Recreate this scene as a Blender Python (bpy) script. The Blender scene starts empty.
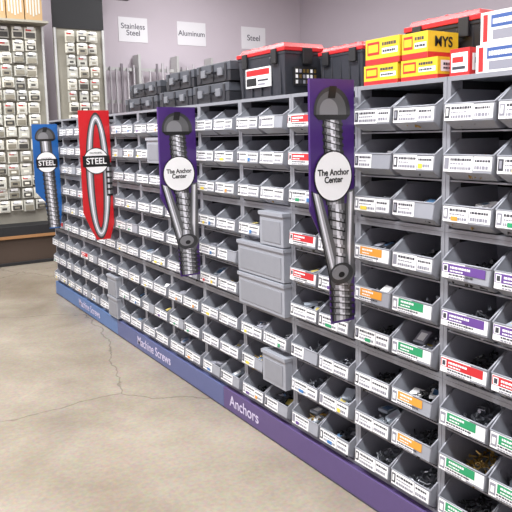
import bpy, math, random
from mathutils import Vector, Matrix
random.seed(7)
S=bpy.context.scene
try:
    S.view_settings.view_transform='Standard'
    S.view_settings.look='None'
except Exception: pass

def lin(c):
    r=[]
    for v in c:
        v=v/255.0
        r.append(v/12.92 if v<=0.04045 else ((v+0.055)/1.055)**2.4)
    return (r[0],r[1],r[2],1)

MATS={}
def mat(name,c,rough=0.5,metal=0.0,var=0.06,scale=30,emit=None,coat=0):
    if name in MATS: return MATS[name]
    m=bpy.data.materials.new(name); m.use_nodes=True
    nt=m.node_tree; b=nt.nodes['Principled BSDF']
    col=lin(c)
    if var>0:
        tc=nt.nodes.new('ShaderNodeTexCoord'); n=nt.nodes.new('ShaderNodeTexNoise')
        n.inputs['Scale'].default_value=scale; n.inputs['Detail'].default_value=3
        nt.links.new(tc.outputs['Object'],n.inputs['Vector'])
        mx=nt.nodes.new('ShaderNodeMix'); mx.data_type='RGBA'
        mx.inputs[6].default_value=tuple(v*(1-var) for v in col[:3])+(1,)
        mx.inputs[7].default_value=tuple(min(1,v*(1+var)) for v in col[:3])+(1,)
        nt.links.new(n.outputs['Fac'],mx.inputs[0]); nt.links.new(mx.outputs[2],b.inputs['Base Color'])
    else: b.inputs['Base Color'].default_value=col
    b.inputs['Roughness'].default_value=rough; b.inputs['Metallic'].default_value=metal
    if coat: b.inputs['Coat Weight'].default_value=coat
    if emit:
        b.inputs['Emission Color'].default_value=col; b.inputs['Emission Strength'].default_value=emit
    MATS[name]=m; return m

GREY=mat('bin_frame_grey',(138,140,147),.42)
BIN=mat('bin_plastic_grey',(152,155,163),.35)
DARK=mat('cabinet_inside_shade',(26,26,30),.8)  # near-black stands in for the shade inside the grey cabinets
WHITE=mat('label_white',(242,242,242),.5,var=.02)
INK=mat('label_ink',(60,60,68),.6,var=0)
INKL=mat('label_ink_light',(140,140,150),.6,var=0)
ORANGE=mat('label_orange',(226,154,58),.5)
YTAG=mat('label_yellow',(230,205,70),.5)
GREEN=mat('label_green',(40,148,98),.5)
BTAG=mat('label_blue',(60,120,180),.5)
PURP=mat('label_purple',(100,66,140),.5)
RED=mat('label_red',(194,40,46),.5)
BRASS=mat('brass_screws',(176,146,84),.35,.8)
ZINC=mat('zinc_screws',(150,152,158),.35,.8)
BLACKM=mat('black_screws',(40,40,42),.4,.4)
BLUEP=mat('blue_plugs',(70,104,140),.45)
YELP=mat('yellow_plugs',(190,172,90),.45)
BAG=mat('clear_packet',(160,168,178),.15)
BAGD=mat('dark_packet',(62,64,70),.25)

class MB:
    def __init__(s): s.v=[]; s.f=[]; s.m=[]; s.mats=[]
    def mi(s,m):
        if m not in s.mats: s.mats.append(m)
        return s.mats.index(m)
    def face(s,pts,m):
        i=len(s.v); s.v+= [tuple(p) for p in pts]; s.f.append(list(range(i,i+len(pts)))); s.m.append(s.mi(m))
    def box(s,x0,x1,y0,y1,z0,z1,m,skip=()):
        i=len(s.v)
        s.v+=[(x0,y0,z0),(x1,y0,z0),(x1,y1,z0),(x0,y1,z0),(x0,y0,z1),(x1,y0,z1),(x1,y1,z1),(x0,y1,z1)]
        k=s.mi(m)
        for q in((0,3,2,1),(4,5,6,7),(0,1,5,4),(1,2,6,5),(2,3,7,6),(3,0,4,7)):
            s.f.append([i+a for a in q]); s.m.append(k)
    def obox(s,c,ax,ay,az,m):
        c=Vector(c); i=len(s.v)
        for sz in(-1,1):
            for sx,sy in((-1,-1),(1,-1),(1,1),(-1,1)): s.v.append(tuple(c+ax*sx+ay*sy+az*sz))
        k=s.mi(m)
        for q in((0,3,2,1),(4,5,6,7),(0,1,5,4),(1,2,6,5),(2,3,7,6),(3,0,4,7)):
            s.f.append([i+a for a in q]); s.m.append(k)
    def frust(s,cx,cy,z0,z1,a0,b0,a1,b1,m,top=True):
        i=len(s.v)
        for z,a,b in((z0,a0,b0),(z1,a1,b1)):
            s.v+=[(cx-a,cy-b,z),(cx+a,cy-b,z),(cx+a,cy+b,z),(cx-a,cy+b,z)]
        k=s.mi(m)
        for q in((0,3,2,1),(4,5,6,7),(0,1,5,4),(1,2,6,5),(2,3,7,6),(3,0,4,7)):
            s.f.append([i+a for a in q]); s.m.append(k)
    def cyl(s,p0,p1,r0,r1,n,m,caps=True):
        p0=Vector(p0);p1=Vector(p1); d=(p1-p0).normalized()
        a=d.orthogonal().normalized(); b=d.cross(a)
        i=len(s.v)
        for p,r in((p0,r0),(p1,r1)):
            for j in range(n):
                t=2*math.pi*j/n; s.v.append(tuple(p+a*math.cos(t)*r+b*math.sin(t)*r))
        k=s.mi(m)
        for j in range(n):
            s.f.append([i+j,i+(j+1)%n,i+n+(j+1)%n,i+n+j]); s.m.append(k)
        if caps:
            s.f.append([i+j for j in reversed(range(n))]); s.m.append(k)
            s.f.append([i+n+j for j in range(n)]); s.m.append(k)
    def obj(s,name,parent=None,loc=(0,0,0),bevel=0,solid=0,smooth=False):
        me=bpy.data.meshes.new(name); me.from_pydata(s.v,[],s.f)
        for m in s.mats: me.materials.append(m)
        me.polygons.foreach_set('material_index',s.m)
        if smooth: me.polygons.foreach_set('use_smooth',[True]*len(s.f))
        me.update()
        o=bpy.data.objects.new(name,me); S.collection.objects.link(o); o.location=loc
        if parent: o.parent=parent
        if solid:
            q=o.modifiers.new('solid','SOLIDIFY'); q.thickness=solid; q.offset=0
        if bevel:
            q=o.modifiers.new('bevel','BEVEL'); q.width=bevel; q.segments=2; q.limit_method='ANGLE'
        return o

class PL:
    """flat artwork on a plane of a real panel"""
    def __init__(s,mb,o,r,u,su=1,sv=1,step=.0006):
        s.mb=mb;s.o=Vector(o);s.r=Vector(r);s.u=Vector(u);s.n=s.r.cross(s.u);s.su=su;s.sv=sv;s.step=step
    def P(s,a,b,l): return s.o+s.r*(a*s.su)+s.u*(b*s.sv)+s.n*(l*s.step)
    def poly(s,pts,l,m): s.mb.face([s.P(a,b,l) for a,b in pts],m)
    def rect(s,a0,b0,a1,b1,l,m): s.poly([(a0,b0),(a1,b0),(a1,b1),(a0,b1)],l,m)
    def circ(s,a,b,ra,rb,l,m,n=36): s.poly([(a+ra*math.cos(2*math.pi*i/n),b+rb*math.sin(2*math.pi*i/n)) for i in range(n)],l,m)
    def ring(s,a,b,ra,rb,ia,ib,l,m,n=40):
        for i in range(n):
            t0=2*math.pi*i/n;t1=2*math.pi*(i+1)/n
            s.poly([(a+ia*math.cos(t0),b+ib*math.sin(t0)),(a+ra*math.cos(t0),b+rb*math.sin(t0)),(a+ra*math.cos(t1),b+rb*math.sin(t1)),(a+ia*math.cos(t1),b+ib*math.sin(t1))],l,m)

def empty(name,loc):
    e=bpy.data.objects.new(name,None); S.collection.objects.link(e); e.location=loc; e.empty_display_size=.1
    return e
def text(body,loc,size,rot,m,parent=None,name='lettering',bold=0.0,sx=1):
    c=bpy.data.curves.new(name,'FONT'); c.body=body; c.size=size; c.align_x='CENTER'; c.align_y='CENTER'
    c.extrude=.0004; c.offset=bold; c.space_line=.85
    c.materials.append(m)
    o=bpy.data.objects.new(name,c); S.collection.objects.link(o)
    o.rotation_euler=rot; o.scale=(sx,1,1)
    o.location=loc
    if parent:
        o.parent=parent; o.location=Vector(loc)-parent.location
    return o
RX=(math.radians(90),0,math.radians(-90))  # facing -X
RY=(math.radians(90),0,0)                  # facing -Y

D=1.9; UW=.49; DEP=.55; Z0=.14; UH=.572; ZT=Z0+3*UH; RP=(UH-.028)/3; YB=1.68
# ---------------- room ----------------
def concrete():
    m=bpy.data.materials.new('polished_concrete'); m.use_nodes=True; nt=m.node_tree; b=nt.nodes['Principled BSDF']
    N=nt.nodes.new; L=nt.links.new
    tc=N('ShaderNodeTexCoord')
    n1=N('ShaderNodeTexNoise'); n1.inputs['Scale'].default_value=1.0; n1.inputs['Detail'].default_value=8; n1.inputs['Roughness'].default_value=.6; n1.inputs['Distortion'].default_value=.4
    n2=N('ShaderNodeTexNoise'); n2.inputs['Scale'].default_value=45; n2.inputs['Detail'].default_value=4
    n3=N('ShaderNodeTexNoise'); n3.inputs['Scale'].default_value=4.5; n3.inputs['Detail'].default_value=6
    for q in(n1,n2,n3): L(tc.outputs['Object'],q.inputs[0])
    r=N('ShaderNodeValToRGB'); r.color_ramp.elements[0].position=.3; r.color_ramp.elements[0].color=lin((129,118,103))
    r.color_ramp.elements[1].position=.7; r.color_ramp.elements[1].color=lin((163,153,138))
    L(n1.outputs['Fac'],r.inputs[0])
    mx=N('ShaderNodeMix'); mx.data_type='RGBA'; mx.blend_type='OVERLAY'; mx.inputs[0].default_value=.3
    L(r.outputs[0],mx.inputs[6]); L(n2.outputs['Color'],mx.inputs[7])
    sr=N('ShaderNodeValToRGB'); sr.color_ramp.elements[0].position=.3; sr.color_ramp.elements[0].color=(.78,.76,.72,1)
    sr.color_ramp.elements[1].position=.55; sr.color_ramp.elements[1].color=(1,1,1,1); L(n3.outputs['Fac'],sr.inputs[0])
    ms=N('ShaderNodeMix'); ms.data_type='RGBA'; ms.blend_type='MULTIPLY'; ms.inputs[0].default_value=.3
    L(mx.outputs[2],ms.inputs[6]); L(sr.outputs[0],ms.inputs[7])
    dn=N('ShaderNodeTexNoise'); dn.inputs['Scale'].default_value=1.6; dn.inputs['Detail'].default_value=6; L(tc.outputs['Object'],dn.inputs[0])
    va=N('ShaderNodeVectorMath'); va.operation='MULTIPLY_ADD'; va.inputs[1].default_value=(.5,.5,.5)
    L(dn.outputs['Color'],va.inputs[0]); L(tc.outputs['Object'],va.inputs[2])
    vo=N('ShaderNodeTexVoronoi'); vo.feature='DISTANCE_TO_EDGE'; vo.inputs['Scale'].default_value=.42; L(va.outputs[0],vo.inputs['Vector'])
    cr=N('ShaderNodeValToRGB'); cr.color_ramp.elements[0].position=.0; cr.color_ramp.elements[0].color=(.4,.4,.4,1)
    cr.color_ramp.elements[1].position=.0035; cr.color_ramp.elements[1].color=(1,1,1,1); L(vo.outputs['Distance'],cr.inputs[0])
    m2=N('ShaderNodeMix'); m2.data_type='RGBA'; m2.blend_type='MULTIPLY'; m2.inputs[0].default_value=.7
    L(ms.outputs[2],m2.inputs[6]); L(cr.outputs[0],m2.inputs[7]); L(m2.outputs[2],b.inputs['Base Color'])
    rr=N('ShaderNodeMapRange'); rr.inputs['To Min'].default_value=.12; rr.inputs['To Max'].default_value=.32
    L(n1.outputs['Fac'],rr.inputs['Value']); L(rr.outputs[0],b.inputs['Roughness'])
    return m
CONC=concrete()
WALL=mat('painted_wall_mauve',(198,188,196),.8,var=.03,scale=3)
WALL2=mat('wall_mauve_shaded',(182,172,180),.8,var=.03,scale=3)  # same mauve wall, its dimmer side put into the colour
CEIL=mat('ceiling_paint',(120,120,122),.9)
BLK=mat('black_panel',(22,22,25),.6)
X0,X1,Y0,Y1,ZC=-4.0,7.42,-3.0,10.1,4.8
def slab(name,a,m):
    b=MB(); b.box(*a,m); return b.obj(name)
slab('floor',(X0,X1,Y0,Y1,-.1,0),CONC)
slab('wall_back',(X0,X1,Y1,Y1+.1,0,ZC),WALL)
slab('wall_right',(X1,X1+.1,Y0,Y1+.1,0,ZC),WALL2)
slab('wall_left',(X0-.1,X0,Y0,Y1+.1,0,ZC),WALL)
slab('wall_front',(X0-.1,X1+.1,Y0-.1,Y0,0,ZC),WALL)
slab('ceiling',(X0-.1,X1+.1,Y0-.1,Y1+.1,ZC,ZC+.1),CEIL)

# ---------------- bins ----------------
LT,LB=.094,.034      # label plate z
BT=.150
def add_bin(b,yc,z):
    wb,wt=.096,.114
    F=lambda y,d,zz:(d,yc+y,z+zz)
    b.face([F(-wb,0,.006),F(wb,0,.006),F(wb,.27,.006),F(-wb,.27,.006)],BIN)
    b.face([F(-wb,.27,.006),F(wb,.27,.006),F(wt,.27,BT-.01),F(-wt,.27,BT-.01)],BIN)
    wm=wb+.007; wl=.108
    b.face([F(-wb,0,.006),F(wb,0,.006),F(wm,-.045,LB),F(-wm,-.045,LB)],BIN)
    b.face([F(-wm,-.045,LB),F(wm,-.045,LB),F(wl,-.040,LT),F(-wl,-.040,LT)],BIN)
    for s in(-1,1):
        b.face([F(s*wb,0,.006),F(s*wm,-.045,LB),F(s*wl,-.040,LT),F(s*wt,.045,BT),F(s*wt,.27,BT),F(s*wb,.27,.006)],BIN)
def rim(b,yc,z):
    for s in(-1,1):
        b.cyl((-.042,yc+s*.108,z+LT),(.045,yc+s*.114,z+BT),.0035,.0035,6,BIN)
    b.cyl((-.041,yc-.108,z+LT),(-.041,yc+.108,z+LT),.0035,.0035,6,BIN)
def closed_bin(b,y0,y1,z,h=RP-.004):
    b.box(-.052,.2,y0+.006,y1-.006,z+.002,z+h-.02,BIN)
    b.box(-.060,.2,y0+.001,y1-.001,z+h-.02,z+h,BIN)
    b.box(-.055,-.052,y0+.03,y1-.03,z+.02,z+h-.045,GREY)
def tinytext(p,x0,x1,y,h,l,m):
    x=x0
    while x<x1-.006:
        w=random.uniform(.004,.013); w=min(w,x1-x)
        p.rect(x,y,x+w,y+h,l,m); x+=w+.0022
def label(b,yc,z,kind,far=False):
    up=Vector((.005,0,LT-LB)).normalized()
    p=PL(b,(-.0475,yc+.106,z+LB),(0,-1,0),up,1,1,.0008)
    W=.212;H=.058
    split=random.choice([.55,.6,.62,.5,.66])
    gap=random.random()<.15
    j=random.uniform(-.002,.003); a1=W*split
    p.rect(.002,.001,a1,H+j,1,WHITE)
    if not gap: p.rect(a1+.003,.003+random.random()*.006,W-.002,H-.001-random.random()*.004,1,WHITE)
    base={'w':None,'o':ORANGE,'g':GREEN,'p':PURP,'r':RED}[kind]
    if base:
        if kind in 'pr' :
            p.rect(.004,.022,W*.92,H-.004,2,base); tinytext(p,.04,.13,.038,.008,3,WHITE); tinytext(p,.04,.1,.027,.005,3,WHITE); p.rect(.008,.024,.03,.05,3,WHITE); p.rect(.012,.028,.026,.046,4,INK)
        else:
            p.rect(.036,.022,W*.80,H-.003,2,base); tinytext(p,.05,.12,.040,.008,3,WHITE); tinytext(p,.05,.10,.028,.005,3,WHITE)
            p.rect(.005,.008,.030,.05,2,INKL); p.rect(.010,.016,.025,.04,3,WHITE)
        tinytext(p,.034,.15,.012,.006,2,INK); tinytext(p,.034,.12,.003,.005,2,INKL)
    else:
        p.rect(.005,.010,.026,.050,2,random.choice([INKL,INK,INKL,INK]))
        p.rect(.010,.018,.020,.044,3,random.choice([WHITE,INKL,WHITE]))
        tinytext(p,.032,a1-.006,.040,.009,2,INK)
        tinytext(p,.032,a1-.012-random.random()*.03,.027,.005,2,INKL)
        tinytext(p,.032,a1-.006,.009,.010,2,INKL)
        if random.random()<.3: 
            q=random.choice([YTAG,ORANGE,GREEN,BTAG,YTAG,RED,PURP]); x=random.uniform(.03,.07); p.rect(x,.006,x+random.uniform(.02,.045),.021,3,q)
    if not gap and not base:
        x=a1+.008
        tinytext(p,x,W-.008,.037,.008,2,INK); tinytext(p,x,W-.012,.012,.012,2,INKL)
        if random.random()<.22: p.rect(x,.008,x+.022,.026,3,random.choice([YTAG,BTAG,GREEN,ORANGE]))
def contents(b,yc,z,n,m,big):
    for i in range(n):
        d=random.uniform(-.03,.2); y=yc+random.uniform(-.078,.078)
        top=.085*min(1,(d+.05)/.06)
        zz=z+.014+random.random()*top*(1-abs(y-yc)/.14)
        a=random.uniform(0,6.28); t=random.uniform(-.5,.5)
        L=random.uniform(.018,.036)
        v=Vector((math.cos(a)*math.cos(t),math.sin(a)*math.cos(t),math.sin(t)))*L
        p=Vector((d,y,zz))
        if abs(y+v.y-yc)>.088 : v.y*=-1
        if p.x+v.x<-.032: v.x=abs(v.x)
        if p.z+v.z<z+.01: v.z=abs(v.z)
        b.cyl(p,p+v,.0036,.0028,5,m); b.cyl(p-v*.1,p,.0078,.0072,6,m)
    if random.random()<big:
        col=random.choice([BAG,BAGD,BAG,WHITE,BAGD,INKL,BAG])
        for k in range(random.randint(2,6)):
            a=random.uniform(-.6,.6); c=Vector((random.uniform(0,.10),yc+random.uniform(-.05,.05),z+random.uniform(.04,.095)))
            ax=Vector((math.cos(a),math.sin(a),random.uniform(-.1,.7))).normalized(); ay=Vector((0,0,1)).cross(ax).normalized(); az=ax.cross(ay)
            b.obox(c,ax*.034,ay*.026,az*.006,col)
            b.obox(c+az*.0064,ax*.02,ay*.016,az*.0004,random.choice([WHITE,INKL,col,YELP,BLUEP]))

def kind_for(c,r,s):
    u=r//3; k=2-(r%3)
    if c<=0:
        if u==2: return 'w'
        if u==1: return ['p','p','r'][k]
        return ['g','g','w' if s else 'g'][k]
    if c==1:
        if u==2: return 'w'
        if u==1: return [['o','w'],['o','g'],['w','g']][k][s]
        return [['w','o'],['w','o' if s else 'w'],['w','w']][k][s]
    if c==2:
        if u==2: return 'r' if s==0 and k<2 else 'w'
        if u==1: return 'r' if (s==0 and k<2) else 'w'
        return 'w'
    return 'w' if random.random()<.97 else 'r'
CLOSED={3:{(4,2),(3,2),(5,1),(1,1)}, 6:{(7,1)}, 8:{(0,1),(1,1)}}
for c in range(-2,12):
    y0=YB+UW*(c-1)
    e=empty('parts_bin_cabinet',(D,y0,Z0))
    fr=MB()
    t=.014
    for u in range(3):
        za=u*UH; zb=za+UH
        fr.box(0,DEP,.001,t,za,zb-.001,GREY); fr.box(0,DEP,UW-t,UW-.001,za,zb-.001,GREY)
        fr.box(0,DEP,t,UW-t,za,za+t,GREY); fr.box(0,DEP,t,UW-t,zb-t,zb-.001,GREY)
        fr.box(-.006,0,.001,t+.004,za,zb-.001,GREY); fr.box(-.006,0,UW-t-.004,UW-.001,za,zb-.001,GREY)
        fr.box(-.006,0,t+.004,UW-t-.004,zb-t-.004,zb-.001,GREY)
        fr.box(-.006,0,t+.004,UW-t-.004,za,za+t,GREY)
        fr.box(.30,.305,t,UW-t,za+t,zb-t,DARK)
        for r in(1,2):
            z=za+t+r*RP
            fr.box(.0,.30,t,UW-t,z-.006,z,GREY)  # row shelf run out to the front edge to shade the bin below
        fr.box(.06,.30,t,t+.001,za+t,zb-t,DARK); fr.box(.06,.30,UW-t-.001,UW-t,za+t,zb-t,DARK)  # thin dark sheets on the inner sides, painted-in interior shade
    fr.box(DEP-.005,DEP,t,UW-t,0,3*UH-.001,GREY)
    fr.obj('frame',e,bevel=.0018)
    bn=MB(); rm=MB(); lb=MB(); ct=MB(); cb=MB()
    for r in range(9):
        z=(r//3)*UH+t+(r%3)*RP
        cl=CLOSED.get(c,set())
        if (r,2) in cl:
            closed_bin(cb,t,UW-t,z); continue
        for s in(0,1):
            yc=UW/2+(.1155 if s==0 else -.1155)
            if (r,1) in cl and s==1:
                closed_bin(cb,yc-.114,yc+.114,z); continue
            add_bin(bn,yc,z); rim(rm,yc,z)
            label(lb,yc,z,kind_for(c,r,s))
            n=(72 if c<=2 else (34 if c<=5 else 12))
            if r>5: n=n//2
            m=random.choices([BRASS,ZINC,BLACKM],[2,6,5] if c<3 else [1,6,4])[0]
            contents(ct,yc,z,n,m,.6 if c<=4 else (.4 if c<8 else 0))
    bn.obj('bins',e,solid=.0035)
    rm.obj('bin_rims',e,smooth=True); lb.obj('bin_labels',e); ct.obj('loose_screws',e)
    if cb.v: cb.obj('closed_bins',e,bevel=.004)
YEND=YB+UW*11; YBEG=YB-UW*3

def plinth(ya,yb,col,nm,words):
    b=MB(); b.box(-.035,DEP,0,yb-ya-.002,0,Z0-.003,col)
    b.box(-.038,-.035,0,yb-ya-.002,.004,.010,mat('plinth_trim',(60,56,70),.5))
    e=b.obj('cabinet_plinth',None,(D,ya,0),bevel=.002)
    for w,yc in words:
        text(w,(D-.0365,yc,.072),.095,RX,mat('plinth_lettering',(205,196,220),.5,var=0),e,'lettering',.0008)
plinth(YBEG,3.38,mat('plinth_purple',(90,74,120),.42),'p',[('Anchors',3.14),('Anchors',.95)])
plinth(3.38,5.20,mat('plinth_slate_blue',(90,98,140),.42),'b',[('Machine Screws',4.45)])
plinth(5.20,YEND,mat('plinth_blue',(90,118,165),.42),'c',[('Machine Screws',5.95)])

# ---------------- hanging screw signs ----------------
G=[mat('print_g%d'%i,(v,v,int(min(255,v*1.03))),.35,var=0,coat=.0) for i,v in enumerate((24,54,90,128,168,204,232))]
def shaft(p,c0,b0,c1,b1,w,l):
    bands=[(-.5,-.42,0),(-.42,-.3,2),(-.3,-.12,4),(-.12,.02,6),(.02,.16,4),(.16,.32,2),(.32,.5,1)]
    for s0,s1,g in bands:
        p.poly([(c0+w*s0,b0),(c0+w*s1,b0),(c1+w*s1,b1),(c1+w*s0,b1)],l,G[g])
def threads(p,c0,b0,c1,b1,w,n,l):
    for i in range(n):
        f=i/n; g=(i+.45)/n
        ca=c0+(c1-c0)*f; ba=b0+(b1-b0)*f; bb=b0+(b1-b0)*g
        sl=-.011
        for s0,s1,k in((-.56,-.35,1),(-.35,-.1,3),(-.1,.12,6),(.12,.35,3),(.35,.56,1)):
            p.poly([(ca+w*s0,ba+sl*s0*2),(ca+w*s1,ba+sl*s1*2),(ca+w*s1,bb+sl*s1*2),(ca+w*s0,bb+sl*s0*2)],l,G[k])
        p.poly([(ca-w*.56,bb+sl*-1.12),(ca+w*.56,bb+sl*1.12),(ca+w*.52,bb-(bb-ba)*.3+sl*1.1),(ca-w*.52,bb-(bb-ba)*.3-sl*1.1)],l+1,G[0])
def head(p,c,l):
    n=16
    def dome(sc,dx,ks):
        pts=[(c+dx+.40*sc*math.cos(math.pi*i/n),-.125+.095*sc*math.sin(math.pi*i/n)) for i in range(n+1)]
        return pts+[(c+dx-.40*sc,-.14),(c+dx+.40*sc,-.14)]
    p.poly(dome(1,0,0),l,G[1]); p.poly(dome(.82,-.02,0),l+1,G[2]); p.poly(dome(.5,-.08,0),l+2,G[3])
    p.poly([(c-.06,-.028),(c+.10,-.028),(c+.06,-.075),(c-.1,-.075)],l+3,G[0])
    p.poly([(c-.4,-.14),(c+.4,-.14),(c+.3,-.16),(c-.3,-.16)],l+1,G[0])
def badge(p,cb,l,ra=.36):
    rb=ra*.25/1.03
    p.circ(.5,cb,ra,rb,l,G[0]); p.circ(.5,cb,ra*.94,rb*.94,l+1,WHITE)
def sign(y,yatt,kind,ZTs,W=.248):
    nm={'anchor':'wall_anchor_sign','blue':'machine_screw_sign','red':'chain_link_sign'}[kind]
    H=1.03
    xo=D-.056-W
    bg={'anchor':mat('sign_purple',(66,38,106),.3),'blue':mat('sign_blue',(32,92,160),.3),'red':mat('sign_red',(196,32,38),.3)}[kind]
    if kind=='anchor': out=[(0,0),(1,0),(1,-1),(.46,-1),(.40,-.70),(0,-.52)]
    elif kind=='blue': out=[(0,0),(1,0),(1,-.80),(.90,-1),(.46,-1),(.36,-.74),(0,-.64)]
    else: out=[(0,0),(1,0),(1,-.88),(.85,-1),(.4,-1),(.2,-.9),(0,-.78)]
    b=MB()
    th=.005
    o=Vector((0,0,0))
    fr=[o+Vector((a*W,0,bb*H)) for a,bb in out]; bk=[q+Vector((0,th,0)) for q in fr]
    b.face(fr[::-1],bg); b.face(bk,bg)
    for i in range(len(fr)):
        j=(i+1)%len(fr); b.face([fr[i],fr[j],bk[j],bk[i]],bg)
    p=PL(b,o,(1,0,0),(0,0,1),W,H,.0006)
    if kind=='anchor':
        hl=mat('sign_purple_light',(104,72,150),.3)
        p.rect(.0,-.5,.025,0,1,hl)
        shaft(p,.5,-.15,.56,-.5,.42,2); threads(p,.5,-.16,.53,-.30,.42,5,3)
        shaft(p,.62,-.50,.71,-.99,.46,2); threads(p,.60,-.52,.66,-.74,.38,6,3); threads(p,.69,-.83,.71,-.985,.50,6,3)
        p.poly([(.02,-.44),(.24,-.46),(.56,-.68),(.54,-.85),(.44,-.84)],7,G[2])
        p.poly([(.06,-.445),(.18,-.455),(.52,-.73),(.50,-.82)],8,G[4])
        p.poly([(.09,-.448),(.13,-.452),(.50,-.765),(.49,-.79)],9,G[6])
        p.poly([(.02,-.44),(.05,-.44),(.46,-.84),(.44,-.84)],9,G[0])
        p.poly([(.99,-.44),(.82,-.45),(.76,-.68),(.84,-.86),(.99,-.80)],7,G[2])
        p.poly([(.95,-.45),(.86,-.455),(.81,-.68),(.88,-.81)],8,G[4])
        p.poly([(.92,-.455),(.89,-.455),(.84,-.68),(.87,-.76)],9,G[6])
        p.circ(.68,-.79,.27,.045,9,G[1]); p.circ(.65,-.785,.19,.031,10,G[3]); p.circ(.68,-.795,.07,.012,11,G[0])
        head(p,.5,4); badge(p,-.385,12,.43)
    elif kind=='blue':
        shaft(p,.5,-.15,.66,-.99,.46,2); threads(p,.55,-.44,.66,-.99,.46,13,3); head(p,.5,4); badge(p,-.36,9,.42)
        p.rect(.1,-.41,.92,-.33,11,G[0])
    else:
        for ra,rb,ia,ib,k,l in((.40,.49,.14,.40,1,2),(.37,.478,.17,.413,2,3),(.35,.47,.2,.425,4,4),(.31,.455,.26,.44,6,5)):
            p.ring(.55,-.505,ra,rb,ia,ib,l,G[k])
        p.rect(.80,-.66,1.0,-.40,6,G[2]); p.rect(.85,-.66,.91,-.40,7,G[5])
        for q in range(6): p.rect(.80,-.66+q*.045,1.0,-.645+q*.045,8,G[0])
        badge(p,-.385,9,.42); p.rect(.06,-.43,.95,-.345,11,G[0])
    dy=max(th,yatt-y)
    for zz in(-.08,-.45):
        b.box(W-.012,W+.001,th,dy+.006,zz*H-.012,zz*H+.012,GREY)
        b.box(W-.012,W+.049,dy+.001,dy+.006,zz*H-.012,zz*H+.012,GREY)
    ob=b.obj(nm,None,(xo,y-.004,ZTs)); y=y-.004
    cx=xo+.5*W
    if kind=='anchor':
        text('The Anchor\nCenter',(cx,y-.0088,ZTs-.385*H),.036,RY,G[0],ob,'lettering',.0009,.93)
    else:
        text('STEEL',(cx,y-.0085,ZTs-(.37 if kind=='blue' else .388)*H),.07,RY,WHITE,ob,'lettering',.001,.92)
        text('FASTENERS',(cx,y-.0075,ZTs-.325*H),.02,RY,G[0],ob,'lettering')
sign(2.14,YB+UW,'anchor',1.88,.238); sign(3.60,YB+4*UW,'anchor',1.835); sign(5.10,YB+7*UW,'red',1.88); sign(6.58,YB+10*UW,'blue',1.81)

# ---------------- things on top ----------------
CASE=mat('case_charcoal',(78,81,88),.5); CASE2=mat('case_black',(46,47,52),.45); LATCH=mat('case_latch',(120,122,128),.4)
def tool_case(x,ya,yb,z,h,d=.32):
    b=MB(); L=yb-ya
    b.box(0,d,0,L,0,h*.52,CASE2); b.box(.004,d-.004,.004,L-.004,h*.52,h*.56,BLK); b.box(0,d,0,L,h*.56,h,CASE)
    for k in(.12,.5,.88):
        b.box(-.006,0,L*k-.012,L*k+.012,h*.06,h*.94,CASE2)
    for k in(.25,.75):
        b.box(-.014,0,L*k-.028,L*k+.028,h*.32,h*.72,LATCH)
    b.box(-.03,-.022,L*.4,L*.6,h*.45,h*.55,CASE2); b.box(-.03,0,L*.4,L*.42,h*.45,h*.55,CASE2); b.box(-.03,0,L*.58,L*.6,h*.45,h*.55,CASE2)
    b.box(.02,d-.02,.03,L-.03,h,h+.006,CASE2)
    b.obj('tool_case',None,(x,ya,z),bevel=.006)
T=ZT+.0005
tool_case(1.95,3.36,3.82,T,.115); tool_case(1.95,3.84,4.34,T,.11); tool_case(1.95,4.38,5.0,T,.10)
tool_case(1.95,3.34,3.76,T+.122,.11); tool_case(1.95,3.80,4.22,T+.117,.11); tool_case(1.96,4.34,4.92,T+.107,.095)

RLID=mat('tote_red',(190,38,42),.35); TB=mat('tote_smoke',(52,54,60),.25)
def tote(x0,x1,y0,y1,h,body=TB,lab=True):
    cx,cy=(x0+x1)/2,(y0+y1)/2; a,bb=(x1-x0)/2,(y1-y0)/2
    b=MB(); b.frust(0,0,0,h*.8,a*.9,bb*.92,a*.98,bb*.98,body)
    b.box(-a,a,-bb,bb,h*.78,h*.84,body)
    b.frust(0,0,h*.84,h*.92,a*1.03,bb*1.02,a*1.03,bb*1.02,RLID)
    b.frust(0,0,h*.92,h,a*.93,bb*.94,a*.88,bb*.9,RLID)
    for k in(-.5,0,.5):
        b.box(-a*.8,a*.8,bb*k-.008,bb*k+.008,h,h+.006,RLID)
    for k in(-.62,.62):
        b.box(-a-.012,-a+.002,bb*k-.025,bb*k+.025,h*.62,h*.9,BLK)
    b.box(-.03,.03,-bb-.014,-bb+.004,h*.6,h*.9,BLK)
    for k in(-.8,-.4,0,.4,.8):
        b.box(-a*.97-.002,-a*.90,bb*k-.004,bb*k+.004,h*.05,h*.76,body)
    o=b.obj('storage_tote',None,(cx,cy,T),bevel=.004)
    if lab:
        c=MB(); c.box(-a*1.0-.004,-a*.97,-bb*.45,bb*.6,h*.22,h*.60,WHITE)
        p=PL(c,(-a-.0045,bb*.6,h*.22),(0,-1,0),(0,0,1)); w=bb*1.05; hh=h*.38
        p.rect(.008,hh*.62,w-.008,hh*.92,1,RLID); p.rect(.008,hh*.1,w*.45,hh*.5,1,BLK); p.rect(w*.5,hh*.3,w-.02,hh*.4,1,INK); p.rect(w*.5,hh*.1,w*.8,hh*.2,1,INKL)
        c.obj('front_label',o)
        c=MB(); c.box(-a*.6,a*.5,-bb-.003,-bb*.97,h*.2,h*.55,BLK)
        p=PL(c,(-a*.6,-bb-.0035,h*.2),(1,0,0),(0,0,1)); w=a*1.1
        for i in range(6):
            for j in range(3): p.rect(.01+i*w/6.5,.01+j*.028,.01+i*w/6.5+w*.1,.028+j*.028,1,random.choice([WHITE,INKL,BRASS,INK]))
        c.obj('end_label',o)
tote(1.97,2.25,2.82,3.29,.275); tote(2.16,2.44,2.44,2.78,.24,TB,False)
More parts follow.
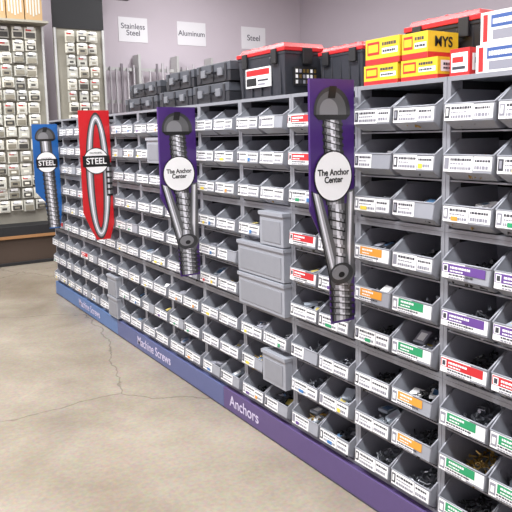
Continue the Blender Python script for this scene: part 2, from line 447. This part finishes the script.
tote(2.12,2.44,1.72,2.12,.27,mat('tote_black',(30,30,34),.4),False)

YEL=mat('carton_yellow',(228,190,40),.5); CRED=mat('carton_red',(196,40,40),.5); CW=mat('carton_white',(230,229,226),.55); KRAFT=mat('carton_kraft',(170,140,100),.7)
CBLUE=mat('carton_blue',(60,90,150),.5)
def carton(x,y,z,d,l,h,base,style,words=None):
    b=MB(); b.box(0,d,0,l,0,h,base)
    b.box(d*.48,d*.52,.0,l,h,h+.0008,KRAFT if base is not YEL else YEL)
    p=PL(b,(0,l,0),(0,-1,0),(0,0,1)); q=PL(b,(0,0,0),(1,0,0),(0,0,1))
    if style=='y':
        p.rect(0,0,l,h*.22,1,CRED); p.rect(l*.06,h*.38,l*.42,h*.88,1,CRED); p.rect(l*.09,h*.48,l*.39,h*.78,2,YEL)
        p.rect(l*.5,h*.38,l*.95,h*.6,1,WHITE); tinytext(p,l*.52,l*.9,h*.44,h*.09,2,INK); tinytext(p,l*.5,l*.9,h*.7,h*.12,1,INK)
        q.rect(0,0,d,h*.22,1,CRED)
        if not words: q.rect(d*.1,h*.35,d*.9,h*.85,1,WHITE); tinytext(q,d*.18,d*.7,h*.45,h*.09,2,INK); tinytext(q,d*.18,d*.8,h*.62,h*.12,2,INK)
    elif style=='w':
        p.rect(l*.03,h*.08,l*.08,h*.92,1,CRED)
        p.rect(l*.12,h*.5,l*.5,h*.88,1,CBLUE); tinytext(p,l*.14,l*.46,h*.6,h*.16,2,WHITE); p.rect(l*.14,h*.12,l*.48,h*.42,1,INKL)
        for k in range(4): tinytext(p,l*.56,l*random.uniform(.8,.95),h*(.2+.16*k),h*.07,1,random.choice([INK,INKL]))
        q.rect(d*.12,h*.5,d*.9,h*.84,1,CBLUE); tinytext(q,d*.16,d*.8,h*.62,h*.14,2,WHITE); tinytext(q,d*.12,d*.9,h*.2,h*.1,1,INK)
    else:
        p.rect(l*.08,h*.15,l*.92,h*.85,1,WHITE); p.rect(l*.14,h*.5,l*.7,h*.7,2,CRED); p.rect(l*.14,h*.25,l*.8,h*.36,2,INK)
        q.rect(d*.1,h*.2,d*.9,h*.8,1,WHITE); q.rect(d*.2,h*.45,d*.8,h*.65,2,INK)
    o=b.obj('product_carton',None,(x,y,z),bevel=.0015)
    if words: text(words,(x+d*.5,y-.0024,z+h*.6),h*.55,RY,BLK,o,'lettering',.001)
    return o
carton(1.93,1.97,T,.17,.20,.082,YEL,'y'); carton(1.93,1.76,T,.17,.19,.082,YEL,'y')
carton(1.93,1.96,T+.084,.16,.20,.105,YEL,'y'); carton(1.93,1.81,T+.084,.17,.135,.10,YEL,'y','MYS')
carton(1.95,1.20,T,.30,.40,.10,CW,'w'); carton(1.96,1.22,T+.102,.28,.37,.11,CW,'w'); carton(1.94,1.62,T,.15,.09,.10,CRED,'r')
carton(1.97,.80,T,.3,.34,.16,CW,'w')

# ---------------- pegboard displays ----------------
PEG=mat('pegboard_cream',(150,146,134),.8); CARD=mat('pack_card',(222,219,206),.6); CARD2=mat('pack_card_grey',(186,185,176),.6); BLI=mat('pack_blister_dark',(66,64,60),.35)
BLI2=mat('pack_hardware',(146,141,126),.3,.3); UPR=mat('upright_metal',(190,190,188),.4,.3); WOOD=mat('deck_wood',(150,108,68),.6,scale=12)
YP=9.4
def peg_bay(xa,xb,zb,zt,pw,ph,header):
    b=MB(); w=xb-xa
    b.box(0,w,0,.03,.12,zt,PEG)
    b.box(0,.03,-.03,0,.0,zt,UPR); b.box(w-.03,w,-.03,0,0,zt,UPR)
    b.box(.03,w-.03,-.40,0,.40,.52,BLK); b.box(.03,w-.03,-.41,-.40,.36,.40,WOOD)
    b.box(.03,w-.03,-.36,0,0,.36,mat('deck_base',(66,52,42),.7)); b.box(.03,w-.03,-.395,-.36,.0,.04,BLK)
    o=b.obj('pegboard_display',None,(xa,YP,0),bevel=.002)
    k=MB()
    nx=int((w-.08)/pw); nz=int((zt-zb-.05)/ph); mx=(w-nx*pw)/2
    for j in range(nz):
        off=random.uniform(-.01,.01)
        for i in range(nx):
            cx=mx+(i+.5)*pw+off+random.uniform(-.006,.006); top=zt-.05-j*ph+random.uniform(-.005,.005)
            if top-ph<.58: continue
            if cx<.07+pw*.4 or cx>w-.04-pw*.4: cx=min(max(cx,.04+pw*.45),w-.04-pw*.45)
            hw=pw*random.uniform(.38,.46); hh=ph*random.uniform(.75,.95); y0=-.05-random.uniform(0,.09)
            cm=random.choice([CARD,CARD,CARD2]); bl=random.choice([BLI,BLI2,BLI2,CARD2])
            for q in range(3):
                y=y0+q*.014; dz=random.uniform(-.004,.004); k.box(cx-hw,cx+hw,y,y+.003,top-hh+dz,top+dz,cm)
            y=y0
            k.box(cx-hw*.8,cx+hw*.8,y-.014,y,top-hh*.90,top-hh*.45,bl)
            k.box(cx-hw*.5,cx+hw*.4,y-.016,y-.013,top-hh*.78,top-hh*.58,random.choice([BLI,CARD,BLI2]))
            k.box(cx-hw*.75,cx+hw*.2,y-.002,y,top-hh*.3,top-hh*.16,random.choice([INK,INK,INKL,CRED]))
            k.cyl((cx,.0,top-.012),(cx,y-.03,top-.012),.003,.003,5,UPR)
            k.box(cx-hw*.6,cx+hw*.6,y-.032,y-.030,top-.03,top+.004,WHITE)
    k.obj('hanging_packs',o)
    if header=='boxes':
        h=MB()
        h.box(0,w,-.30,.03,zt+.0,zt+.03,PEG)
        x=.02
        while x+.24<w:
            h.box(x,x+.22,-.28,-.02,zt+.03,zt+.42,KRAFT)
            for s in range(5): h.box(x+.02+s*.038,x+.04+s*.038,-.283,-.28,zt+.08+.02*abs(s-2),zt+.36-.02*abs(s-2),CARD2)
            x+=.235
        h.obj('carton_row',o)
    else:
        h=MB(); h.box(0,w,-.02,.03,zt,zt+.9,BLK); h.obj('black_header',o)
peg_bay(.80,2.52,.56,3.2,.165,.165,'boxes')
peg_bay(2.66,3.38,.56,3.2,.16,.165,'black')
peg_bay(-.95,.76,.56,3.2,.165,.165,'boxes')

b=MB(); ROD=mat('stock_rod',(190,186,190),.4,.4); ROD2=mat('stock_rod_dark',(130,124,130),.4,.4)
b.box(0,1.95,.12,.16,0,2.0,mat('rack_back',(150,146,150),.6))
for k in(0,.62,1.28,1.91): b.box(k,k+.04,-.04,.2,0,2.95,UPR)
for z in(.5,1.4,2.2,2.7): b.box(0,1.95,.08,.11,z,z+.05,UPR)
x=.09
while x<1.86:
    h=random.uniform(2.7,2.85); r=random.uniform(.014,.024)
    b.cyl((x,.02+random.uniform(-.03,.02),0.001),(x,.05,h),r,r,8,random.choice([ROD,ROD,ROD2])); x+=random.uniform(.09,.14)
b.obj('metal_stock_rack',None,(3.46,9.86,0))

PAP=mat('paper_sign',(232,230,234),.6,var=.01)
for xa,xb,wd in((3.88,4.37,'Stainless\nSteel'),(4.90,5.43,'Aluminum'),(6.14,6.64,'Steel')):
    b=MB(); b.box(xa,xb,Y1-.008,Y1-.001,3.17,3.55,PAP); o=b.obj('paper_sign')
    text(wd,((xa+xb)/2,Y1-.0095,3.36),.12 if wd!='Steel' else .14,RY,mat('sign_ink',(80,76,88),.6,var=0),o,'lettering',.001)
b=MB(); b.box(3.40,3.83,9.3,9.55,3.68,ZC-.001,BLK); b.obj('trim_1')

# ---------------- lights ----------------
def fixture(x,y,l,p,rz=0):
    b=MB(); hx,hy=(.3,l/2) if not rz else (l/2,.3)
    b.box(-hx,hx,-hy,hy,.02,.12,mat('fixture_white',(230,230,230),.5))
    b.cyl((-hx*.7,0,.12),(-hx*.7,0,.3),.004,.004,6,UPR); b.cyl((hx*.7,0,.12),(hx*.7,0,.3),.004,.004,6,UPR)
    b.obj('ceiling_light',None,(x,y,ZC-.3))
    L=bpy.data.lights.new('tube_light','AREA'); L.shape='RECTANGLE'; L.size=hx*2; L.size_y=hy*2; L.energy=p; L.color=(.985,.99,1)
    o=bpy.data.objects.new('tube_light',L); S.collection.objects.link(o); o.location=(x,y,ZC-.285)
for y in(-1.2,1.6,4.4,7.0):
    fixture(-.1,y,1.6,185)
fixture(1.6,8.1,1.6,85)  # extra fixture, added to brighten the pegboard bays
for y in(1.0,4.5,7.8):
    fixture(4.6,y,1.6,110)
fixture(-2.8,3,1.6,80)
w=bpy.data.worlds.new('World'); S.world=w; w.use_nodes=True
w.node_tree.nodes['Background'].inputs[0].default_value=(.6,.6,.62,1); w.node_tree.nodes['Background'].inputs[1].default_value=.4

# ---------------- camera ----------------
cam=bpy.data.cameras.new('camera'); co=bpy.data.objects.new('camera',cam); S.collection.objects.link(co)
th=math.radians(7.5); fpx=661*math.cos(th)
cam.sensor_width=36; cam.lens=36*fpx/512; cam.clip_start=.05
cam.shift_y=-(121-fpx*math.tan(th))/512
yaw=math.radians(-32.2); roll=math.radians(-1.26)
M=Matrix.Rotation(yaw,4,'Z')@Matrix.Rotation(math.radians(90)-th,4,'X')@Matrix.Rotation(roll,4,'Z')
M.translation=(0,0,1.66); co.matrix_world=M
S.camera=co
